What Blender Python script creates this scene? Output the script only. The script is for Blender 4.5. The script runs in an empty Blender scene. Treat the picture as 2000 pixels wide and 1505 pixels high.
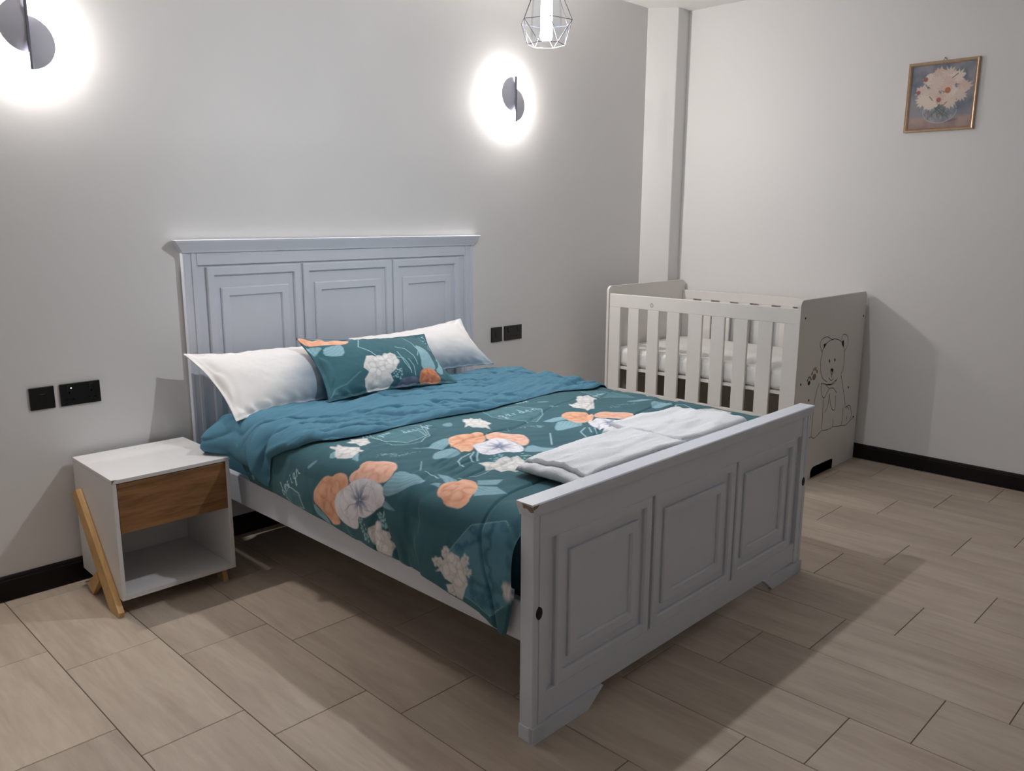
import bpy, bmesh, math, random
import numpy as np
from mathutils import Vector, Matrix
random.seed(7); rng = np.random.default_rng(7)
PI = math.pi
scn = bpy.context.scene
COL = scn.collection

# ------------------------------------------------------------------ camera, world, exposure
CAM = dict(loc=(-1.4287, -3.3303, 1.4043), yaw=0.7941, pitch=0.201, roll=0.0048, f=1608.94)
def make_camera():
    cy, sy = math.cos(CAM['yaw']), math.sin(CAM['yaw'])
    cp, sp = math.cos(CAM['pitch']), math.sin(CAM['pitch'])
    fwd = Vector((sy*cp, cy*cp, -sp)); right = Vector((cy, -sy, 0)); up = right.cross(fwd)
    r = CAM['roll']; R = right*math.cos(r)+up*math.sin(r); U = -right*math.sin(r)+up*math.cos(r)
    cd = bpy.data.cameras.new('camera'); cd.sensor_fit = 'HORIZONTAL'; cd.sensor_width = 36.0
    cd.lens = CAM['f']/2000*36.0; cd.clip_start = .05; cd.clip_end = 50
    co = bpy.data.objects.new('camera', cd); COL.objects.link(co)
    m = Matrix((R, U, -fwd)).transposed().to_4x4(); m.translation = Vector(CAM['loc']); co.matrix_world = m
    scn.camera = co
make_camera()
scn.view_settings.view_transform = 'Standard'; scn.view_settings.look = 'None'
scn.view_settings.gamma = 1.0; scn.view_settings.use_curve_mapping = False
scn.view_settings.exposure = 1.22
SCONCE_L = 1010.0
BULB_L = 1120.0
world = bpy.data.worlds.new('world'); scn.world = world; world.use_nodes = True
world.node_tree.nodes['Background'].inputs[0].default_value = (.6, .62, .68, 1)
world.node_tree.nodes['Background'].inputs[1].default_value = .05

# ------------------------------------------------------------------ helpers
def srgb(r, g, b):
    f = lambda c: (c/255/12.92) if c/255 <= .04045 else ((c/255+.055)/1.055)**2.4
    return (f(r), f(g), f(b))
def new_mat(name):
    m = bpy.data.materials.new(name); m.use_nodes = True
    return m, m.node_tree, m.node_tree.nodes['Principled BSDF']
def mat(name, col, rough=.5, spec=.5, metal=0, var=.04, scale=6, bump=0., bscale=200, coat=0):
    m, nt, b = new_mat(name)
    b.inputs['Roughness'].default_value = rough; b.inputs['Metallic'].default_value = metal
    b.inputs['Specular IOR Level'].default_value = spec
    b.inputs['Coat Weight'].default_value = coat
    tc = nt.nodes.new('ShaderNodeTexCoord')
    n = nt.nodes.new('ShaderNodeTexNoise'); n.inputs['Scale'].default_value = scale; n.inputs['Detail'].default_value = 5
    nt.links.new(tc.outputs['Object'], n.inputs['Vector'])
    mx = nt.nodes.new('ShaderNodeMix'); mx.data_type = 'RGBA'
    mx.inputs['A'].default_value = (*[c*(1-var) for c in col], 1); mx.inputs['B'].default_value = (*[min(1, c*(1+var)) for c in col], 1)
    nt.links.new(n.outputs['Fac'], mx.inputs['Factor']); nt.links.new(mx.outputs['Result'], b.inputs['Base Color'])
    if bump:
        n2 = nt.nodes.new('ShaderNodeTexNoise'); n2.inputs['Scale'].default_value = bscale; n2.inputs['Detail'].default_value = 3
        nt.links.new(tc.outputs['Object'], n2.inputs['Vector'])
        bp = nt.nodes.new('ShaderNodeBump'); bp.inputs['Strength'].default_value = bump; bp.inputs['Distance'].default_value = .003
        nt.links.new(n2.outputs['Fac'], bp.inputs['Height']); nt.links.new(bp.outputs['Normal'], b.inputs['Normal'])
    return m
def wood(name, c1, c2, stretch, rough=.5, scale=1.0, bump=.1, perobj=False, spec=.4):
    m, nt, b = new_mat(name); b.inputs['Roughness'].default_value = rough
    b.inputs['Specular IOR Level'].default_value = spec
    tc = nt.nodes.new('ShaderNodeTexCoord'); mp = nt.nodes.new('ShaderNodeMapping'); mp.inputs['Scale'].default_value = stretch
    if perobj:
        oi = nt.nodes.new('ShaderNodeObjectInfo'); vm = nt.nodes.new('ShaderNodeVectorMath'); vm.operation = 'MULTIPLY_ADD'
        vm.inputs[1].default_value = (37, 53, 11)
        nt.links.new(oi.outputs['Random'], vm.inputs[0]); nt.links.new(tc.outputs['Object'], vm.inputs[2]); nt.links.new(vm.outputs[0], mp.inputs['Vector'])
    else: nt.links.new(tc.outputs['Object'], mp.inputs['Vector'])
    n = nt.nodes.new('ShaderNodeTexNoise'); n.inputs['Scale'].default_value = scale; n.inputs['Detail'].default_value = 6; n.inputs['Roughness'].default_value = .6
    n.inputs['Distortion'].default_value = .6
    nt.links.new(mp.outputs[0], n.inputs['Vector'])
    n2 = nt.nodes.new('ShaderNodeTexNoise'); n2.inputs['Scale'].default_value = scale*5; n2.inputs['Detail'].default_value = 4
    nt.links.new(mp.outputs[0], n2.inputs['Vector'])
    ad = nt.nodes.new('ShaderNodeMath'); ad.operation = 'MULTIPLY_ADD'; ad.inputs[1].default_value = .35
    nt.links.new(n2.outputs['Fac'], ad.inputs[0]); nt.links.new(n.outputs['Fac'], ad.inputs[2])
    cr = nt.nodes.new('ShaderNodeValToRGB'); cr.color_ramp.elements[0].position = .45; cr.color_ramp.elements[1].position = .85
    cr.color_ramp.elements[0].color = (*c1, 1); cr.color_ramp.elements[1].color = (*c2, 1)
    nt.links.new(ad.outputs[0], cr.inputs['Fac'])
    if perobj:
        hs = nt.nodes.new('ShaderNodeHueSaturation')
        mr = nt.nodes.new('ShaderNodeMapRange'); mr.inputs['To Min'].default_value = .93; mr.inputs['To Max'].default_value = 1.06
        nt.links.new(oi.outputs['Random'], mr.inputs['Value']); nt.links.new(mr.outputs[0], hs.inputs['Value'])
        nt.links.new(cr.outputs[0], hs.inputs['Color']); nt.links.new(hs.outputs[0], b.inputs['Base Color'])
    else: nt.links.new(cr.outputs[0], b.inputs['Base Color'])
    bp = nt.nodes.new('ShaderNodeBump'); bp.inputs['Strength'].default_value = bump; bp.inputs['Distance'].default_value = .001
    nt.links.new(ad.outputs[0], bp.inputs['Height']); nt.links.new(bp.outputs['Normal'], b.inputs['Normal'])
    return m
def emit(name, col, s):
    m = bpy.data.materials.new(name); m.use_nodes = True; nt = m.node_tree; nt.nodes.clear()
    e = nt.nodes.new('ShaderNodeEmission'); e.inputs[0].default_value = (*col, 1); e.inputs[1].default_value = s
    o = nt.nodes.new('ShaderNodeOutputMaterial'); nt.links.new(e.outputs[0], o.inputs[0]); return m
def printed(name, rough=.85, bscale=900, bump=.25, spec=.2, sheen=.1):
    m, nt, b = new_mat(name); b.inputs['Roughness'].default_value = rough; b.inputs['Specular IOR Level'].default_value = spec
    b.inputs['Sheen Weight'].default_value = sheen
    a = nt.nodes.new('ShaderNodeVertexColor'); a.layer_name = 'print'
    nt.links.new(a.outputs['Color'], b.inputs['Base Color'])
    tc = nt.nodes.new('ShaderNodeTexCoord'); n = nt.nodes.new('ShaderNodeTexNoise'); n.inputs['Scale'].default_value = bscale
    nt.links.new(tc.outputs['Object'], n.inputs['Vector'])
    bp = nt.nodes.new('ShaderNodeBump'); bp.inputs['Strength'].default_value = bump; bp.inputs['Distance'].default_value = .001
    nt.links.new(n.outputs['Fac'], bp.inputs['Height']); nt.links.new(bp.outputs['Normal'], b.inputs['Normal'])
    return m

def link(name, me, m=None, parent=None, kind=None, smooth=False):
    if m is not None and not me.materials: me.materials.append(m)
    if smooth: me.polygons.foreach_set('use_smooth', [True]*len(me.polygons))
    o = bpy.data.objects.new(name, me); COL.objects.link(o)
    if parent: o.parent = parent
    if kind: o['kind'] = kind
    return o
def obj(name, bm, m=None, parent=None, kind=None, smooth=False):
    me = bpy.data.meshes.new(name); bmesh.ops.recalc_face_normals(bm, faces=bm.faces); bm.to_mesh(me); bm.free()
    return link(name, me, m, parent, kind, smooth)
def thing(name, label, cat, loc=(0, 0, 0), rz=0, group=None):
    o = bpy.data.objects.new(name, None); COL.objects.link(o); o.location = loc; o.rotation_euler = (0, 0, rz)
    o.empty_display_size = .1
    return tag(o, label, cat, group)
def tag(o, label, cat, group=None):
    o['label'] = label; o['category'] = cat
    if group: o['group'] = group
    return o
def bx(bm, x0, x1, y0, y1, z0, z1, bev=0.0, seg=1):
    r = bmesh.ops.create_cube(bm, size=1.0)
    vs = r['verts']
    for v in vs:
        v.co.x = x0 if v.co.x < 0 else x1; v.co.y = y0 if v.co.y < 0 else y1; v.co.z = z0 if v.co.z < 0 else z1
    if bev:
        es = list({e for v in vs for e in v.link_edges})
        bmesh.ops.bevel(bm, geom=es, offset=bev, segments=seg, affect='EDGES', profile=.5)
    return bm
def B(*a, **k):
    bm = bmesh.new(); bx(bm, *a, **k); return bm
def prism(bm, pts, axis, a, b):
    """pts 2D; axis 'y': pts=(x,z); axis 'x': pts=(y,z); axis 'z': pts=(x,y)"""
    def P(p, h):
        return {'y': (p[0], h, p[1]), 'x': (h, p[0], p[1]), 'z': (p[0], p[1], h)}[axis]
    A = [bm.verts.new(P(p, a)) for p in pts]; Bv = [bm.verts.new(P(p, b)) for p in pts]
    bm.faces.new(A); bm.faces.new(Bv[::-1])
    n = len(pts)
    for i in range(n): bm.faces.new((A[i], A[(i+1) % n], Bv[(i+1) % n], Bv[i]))
    return bm
def cyl(bm, p0, p1, r0, r1=None, n=16):
    r1 = r0 if r1 is None else r1
    p0 = Vector(p0); p1 = Vector(p1); d = (p1-p0); L = d.length
    res = bmesh.ops.create_cone(bm, cap_ends=True, segments=n, radius1=r0, radius2=r1, depth=L)
    M = Matrix.Translation((p0+p1)/2) @ d.to_track_quat('Z', 'Y').to_matrix().to_4x4()
    bmesh.ops.transform(bm, matrix=M, verts=res['verts']); return bm
def lathe(bm, prof, n=32, c=(0, 0, 0)):
    rings = []
    for r, z in prof:
        rings.append([bm.verts.new((c[0]+r*math.cos(2*PI*i/n), c[1]+r*math.sin(2*PI*i/n), c[2]+z)) for i in range(n)])
    for a, b in zip(rings, rings[1:]):
        for i in range(n): bm.faces.new((a[i], a[(i+1) % n], b[(i+1) % n], b[i]))
    return bm

# ---- numpy value noise
_T = rng.random((256, 256))
def vnoise(x, y):
    xi = np.floor(x).astype(int); yi = np.floor(y).astype(int); fx = x-xi; fy = y-yi
    fx = fx*fx*(3-2*fx); fy = fy*fy*(3-2*fy)
    g = lambda a, b: _T[a % 256, b % 256]
    return (g(xi, yi)*(1-fx)+g(xi+1, yi)*fx)*(1-fy)+(g(xi, yi+1)*(1-fx)+g(xi+1, yi+1)*fx)*fy-.5
def fbm(x, y, o=4):
    r = 0; a = 1.
    for i in range(o): r = r+a*vnoise(x*2**i+17*i, y*2**i+31*i); a *= .5
    return r
def grid_mesh(name, P, colors=None, close=False):
    """P: (m,n,3) array -> mesh"""
    m, n = P.shape[:2]
    me = bpy.data.meshes.new(name)
    idx = np.arange(m*n).reshape(m, n)
    q = np.stack([idx[:-1, :-1], idx[1:, :-1], idx[1:, 1:], idx[:-1, 1:]], -1).reshape(-1, 4)
    me.vertices.add(m*n); me.vertices.foreach_set('co', P.reshape(-1).astype(np.float32))
    me.loops.add(q.size); me.loops.foreach_set('vertex_index', q.reshape(-1).astype(np.int32))
    me.polygons.add(len(q)); me.polygons.foreach_set('loop_start', (np.arange(len(q))*4).astype(np.int32))
    me.polygons.foreach_set('loop_total', np.full(len(q), 4, np.int32))
    me.polygons.foreach_set('use_smooth', np.ones(len(q), bool))
    me.update(calc_edges=True); me.validate()
    if colors is not None:
        a = me.color_attributes.new('print', 'FLOAT_COLOR', 'POINT')
        c = np.ones((m*n, 4), np.float32); c[:, :3] = colors.reshape(-1, 3); a.data.foreach_set('color', c.reshape(-1))
    return me

# ---- flat print painter on scattered points (units: metres in cloth space)
class Cloth:
    def __init__(s, P, base): s.P = P; s.C = np.tile(np.array(base, float), (len(P), 1)); s.aa = .0018
    def _sub(s, pts, pad):
        a = pts.min(0)-pad; b = pts.max(0)+pad; P = s.P
        return np.nonzero((P[:, 0] > a[0]) & (P[:, 0] < b[0]) & (P[:, 1] > a[1]) & (P[:, 1] < b[1]))[0]
    def _segd(s, Q, a, b):
        ab = b-a; t = np.clip(((Q-a) @ ab)/max(ab @ ab, 1e-12), 0, 1); d = Q-(a+t[:, None]*ab); return np.hypot(d[:, 0], d[:, 1])
    def sd(s, Q, pts):
        ins = np.zeros(len(Q), bool); dm = np.full(len(Q), 9.)
        for a, b in zip(pts, np.roll(pts, -1, 0)):
            c = (a[1] > Q[:, 1]) != (b[1] > Q[:, 1])
            with np.errstate(divide='ignore', invalid='ignore'):
                xx = (b[0]-a[0])*(Q[:, 1]-a[1])/(b[1]-a[1]+1e-15)+a[0]
            ins ^= c & (Q[:, 0] < xx); dm = np.minimum(dm, s._segd(Q, a, b))
        return np.where(ins, -dm, dm)
    def fill(s, pts, col, alpha=1., fn=None):
        pts = np.array(pts, float); i = s._sub(pts, .004)
        if not len(i): return
        Q = s.P[i]; d = s.sd(Q, pts); a = np.clip(.5-d/s.aa/2, 0, 1)*alpha
        c = np.tile(np.array(col, float), (len(i), 1))
        if fn is not None: c = fn(Q, d, c)
        s.C[i] = s.C[i]*(1-a[:, None])+c*a[:, None]
    def line(s, pts, w, col, alpha=1.):
        pts = np.array(pts, float); i = s._sub(pts, w+.004)
        if not len(i): return
        Q = s.P[i]; d = np.full(len(i), 9.)
        for a, b in zip(pts[:-1], pts[1:]): d = np.minimum(d, s._segd(Q, a, b))
        a = np.clip((w/2-d)/s.aa+.5, 0, 1)*alpha
        s.C[i] = s.C[i]*(1-a[:, None])+np.array(col)*a[:, None]
    def dot(s, c, r, col, alpha=1.):
        a = np.linspace(0, 2*PI, 9)[:-1]; s.fill(np.c_[c[0]+r*np.cos(a), c[1]+r*np.sin(a)], col, alpha)
ORA, ORL, ORD = srgb(228, 158, 122), srgb(244, 196, 168), srgb(196, 106, 70)
WHI, WHD, BLU = srgb(236, 234, 240), srgb(168, 172, 196), srgb(66, 88, 136)
LEA, LED = srgb(150, 188, 200), srgb(100, 145, 162)
TEA = srgb(60, 102, 112); LIN = srgb(190, 220, 226)
def smooth_poly(pts, it=1):
    p = np.array(pts, float)
    for _ in range(it):
        q = np.roll(p, -1, 0); p = np.stack([p*.75+q*.25, p*.25+q*.75], 1).reshape(-1, 2)
    return p
def bloom(c, pts, base, light, dark, seed=1, petals=9):
    r = np.random.default_rng(seed); p = smooth_poly(pts, 1); ce = p.mean(0); ext = np.hypot(*(p-ce).T).mean()
    def fn(Q, d, col):
        n = fbm(Q[:, 0]*38+seed, Q[:, 1]*38, 3); rim = np.exp(d/.006)
        k = np.clip(.45+.9*n, 0, 1)[:, None]
        col = np.array(base)*(1-k)+np.array(light)*k
        return col*(1-.45*rim[:, None])+np.array(light)*.45*rim[:, None]
    c.fill(p, base, 1, fn)
    for j in range(petals):       # ruffled inner petals
        a = 2*PI*j/petals+r.random()*.6; rr = ext*(.35+.3*r.random()); pc = ce+rr*np.array([math.cos(a), math.sin(a)])
        th = np.linspace(0, 2*PI, 14)[:-1]; R = ext*(.28+.1*r.random())*(1+.16*np.sin(3*th+r.random()*6))
        el = np.c_[pc[0]+R*np.cos(th), pc[1]+R*np.sin(th)]
        i = c._sub(el, .003)
        if not len(i): continue
        Q = c.P[i]; din = c.sd(Q, p); d = c.sd(Q, el)
        rim = np.exp(-(np.abs(d)/.0055)**1.3)*(din < -.003); a_ = .38*rim
        c.C[i] = c.C[i]*(1-a_[:, None])+np.array(dark if j % 2 else light)*a_[:, None]
        ins = np.clip(-d/.02, 0, 1)*(din < -.002)*.5
        c.C[i] = c.C[i]*(1-ins[:, None])+np.array(light if j % 2 else base)*ins[:, None]
def anemone(c, pts, seed=2):
    p = smooth_poly(pts, 1); ce = p.mean(0)
    def fn(Q, d, col):
        n = fbm(Q[:, 0]*25+seed, Q[:, 1]*25, 3); k = np.clip(-.05+.75*n, 0, 1)[:, None]
        return np.array(WHI)*(1-k)+np.array(WHD)*k*1.1
    c.fill(p, WHI, 1, fn)
    ex = np.hypot(*(p-ce).T).mean()
    for j in range(6):          # overlapping petal lobes
        a = 2*PI*j/6+.2; pc = ce+ex*.52*np.array([math.cos(a), math.sin(a)]); th = np.linspace(0, 2*PI, 16)[:-1]
        el = np.c_[pc[0]+ex*.46*np.cos(th), pc[1]+ex*.46*np.sin(th)]; i = c._sub(el, .002)
        if len(i):
            Q = c.P[i]; d = c.sd(Q, el); din = c.sd(Q, p)
            sh = np.exp(-(np.clip(d, 0, 9)/.006))*(d > 0)*(din < -.002)*.35; hl = np.exp(-(np.clip(-d, 0, 9)/.008))*(d <= 0)*(din < -.002)*.4
            c.C[i] = c.C[i]*(1-sh[:, None])+np.array(WHD)*.8*sh[:, None]; c.C[i] = c.C[i]*(1-hl[:, None])+np.array(WHI)*1.08*hl[:, None]
    for j in range(5):
        a = 2*PI*j/5+.4; e = ce+.085*np.array([math.cos(a), math.sin(a)]); mid = (ce+e)/2+.008*np.array([-math.sin(a), math.cos(a)])
        i_pts = [ce, mid, e]; c.line(i_pts, .0035, WHD, .75)
def eye(c, q):
    q = np.array(q, float); i = c._sub(np.array([q]), .06); Q = c.P[i]; d = np.hypot(*(Q-q).T)
    ang = np.arctan2(Q[:, 1]-q[1], Q[:, 0]-q[0])
    a = np.clip(1-d/(.042+.016*np.sin(ang*7)), 0, 1)**.8*.95
    c.C[i] = c.C[i]*(1-a[:, None])+np.array(BLU)*a[:, None]
    c.dot(q, .004, WHI, .7)
def leaf(c, pts):
    p = np.array(pts, float) if len(pts) < 6 else smooth_poly(pts, 1); e = p-p.mean(0); _, _, vt = np.linalg.svd(e, full_matrices=False); ax = vt[0]; nrm = vt[1]; m = p.mean(0)
    def fn(Q, d, col):
        u = (Q-m) @ ax; v = (Q-m) @ nrm; st = .5+.5*np.sin((v+.25*np.abs(u))*420+3*fbm(Q[:, 0]*20, Q[:, 1]*20, 2)); k = (.4*st+.25*fbm(Q[:, 0]*40, Q[:, 1]*40, 2)).clip(0, 1)[:, None]
        return np.array(LEA)*(1-k)+np.array(LED)*k
    c.fill(p, LEA, .88, fn)
def cluster(c, pts, seed=3):
    p = smooth_poly(pts, 0)
    def fn(Q, d, col):
        n = fbm(Q[:, 0]*60+seed, Q[:, 1]*60, 3); k = np.clip(.05+.9*n, 0, .6)[:, None]
        return np.array(srgb(222, 220, 218))*(1-k)+np.array(srgb(158, 160, 160))*k
    c.fill(p, WHI, .97, fn)
    r = np.random.default_rng(seed); lo, hi = p.min(0), p.max(0); ar = (hi-lo).prod(); nb = int(np.clip(ar/.0042, 1, 4)); R_ = float(np.clip(math.sqrt(ar)*.42, .018, .046))
    for j in range(nb):          # small five petalled blossoms
        for _ in range(30):
            q = lo+(hi-lo)*r.random(2)
            if c.sd(np.array([q]), p)[0] < -.008: break
        a0 = r.random()*6
        for k in range(5):
            a = a0+2*PI*k/5; pc = q+R_*.55*np.array([math.cos(a), math.sin(a)]); th = np.linspace(0, 2*PI, 12)[:-1]
            e1, e2 = R_*.5, R_*.36
            el = np.c_[pc[0]+e1*np.cos(th)*math.cos(a)-e2*np.sin(th)*math.sin(a), pc[1]+e1*np.cos(th)*math.sin(a)+e2*np.sin(th)*math.cos(a)]
            def pf(Q, d, col):
                k_ = np.clip(-d/.007, 0, 1)[:, None]; return np.array(srgb(186, 190, 196))*(1-k_)+np.array(srgb(236, 232, 228))*k_
            i = c._sub(el, .002)
            if len(i) and c.sd(el[::3], p).max() < .010: c.fill(el, WHI, .8, pf)
        c.dot(q, .0036, srgb(206, 190, 160), .8); c.dot(q+R_*.2, .0022, srgb(84, 100, 108), .6)
FONT = {'d': [[(.6, .4), (.3, .5), (.1, .2), (.3, 0), (.6, .2), (.75, 1.1)], [(.75, 1.1), (.65, .3), (.85, 0)]],
 'e': [[(.1, .25), (.6, .35), (.45, .55), (.15, .35), (.25, 0), (.7, .1)]], 's': [[(.6, .5), (.35, .55), (.3, .35), (.55, .2), (.4, 0), (.1, .05)]],
 'i': [[(.35, .5), (.3, .1), (.5, 0)], [(.4, .72), (.42, .78)]], 'g': [[(.6, .5), (.25, .5), (.15, .2), (.4, .05), (.6, .3), (.6, .5), (.5, -.5), (.2, -.55), (.3, -.3), (.8, .05)]],
 'n': [[(.1, 0), (.15, .5)], [(.15, .3), (.4, .55), (.55, .4), (.55, .1), (.8, 0)]], 'l': [[(.2, .1), (.5, 1.0), (.35, 1.1), (.25, .3), (.4, 0), (.6, .1)]],
 'o': [[(.4, .5), (.15, .3), (.3, 0), (.6, .2), (.4, .5), (.75, .5)]], 'v': [[(.1, .5), (.3, 0), (.6, .5), (.8, .45)]], 'y': [[(.1, .5), (.25, .15), (.55, .5)], [(.6, .5), (.4, -.3), (.15, -.5), (.1, -.3), (.6, 0)]],
 'u': [[(.1, .5), (.2, .05), (.5, .15), (.6, .5)], [(.6, .5), (.6, .1), (.8, 0)]], 'r': [[(.15, 0), (.2, .5), (.35, .45), (.6, .5)]], 'a': [[(.6, .45), (.3, .5), (.1, .2), (.3, 0), (.55, .2), (.6, .5)], [(.6, .5), (.6, .1), (.8, 0)]]}
def script(c, word, p0, p1):
    p0 = np.array(p0); b = np.array(p1)-p0; n = len(word); adv = b/n; L = np.hypot(*adv); up = np.array([adv[1], -adv[0]])/L
    h = L*1.5
    for k, ch in enumerate(word):
        for st in FONT[ch]:
            q = [p0+adv*(k+x)+up*h*y for x, y in st]; c.line(q, .0034, LIN, .95)
def hexa(c, pts, alpha, strong):
    p = np.array(pts, float); c1, c2 = (srgb(88, 138, 158), srgb(44, 92, 112)) if strong else (srgb(96, 140, 152), srgb(66, 112, 124))
    def fn(Q, d, col):
        n = np.abs(fbm(Q[:, 0]*14, Q[:, 1]*14, 4)); k = np.clip(1.0-4.5*n, 0, 1)[:, None]*.8
        return np.array(c1)*(1-k)+np.array(c2)*k
    c.fill(p, c1, alpha, fn); c.line(np.vstack([p, p[:1]]), .0026, LIN if not strong else srgb(130, 180, 180), .8)
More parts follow.
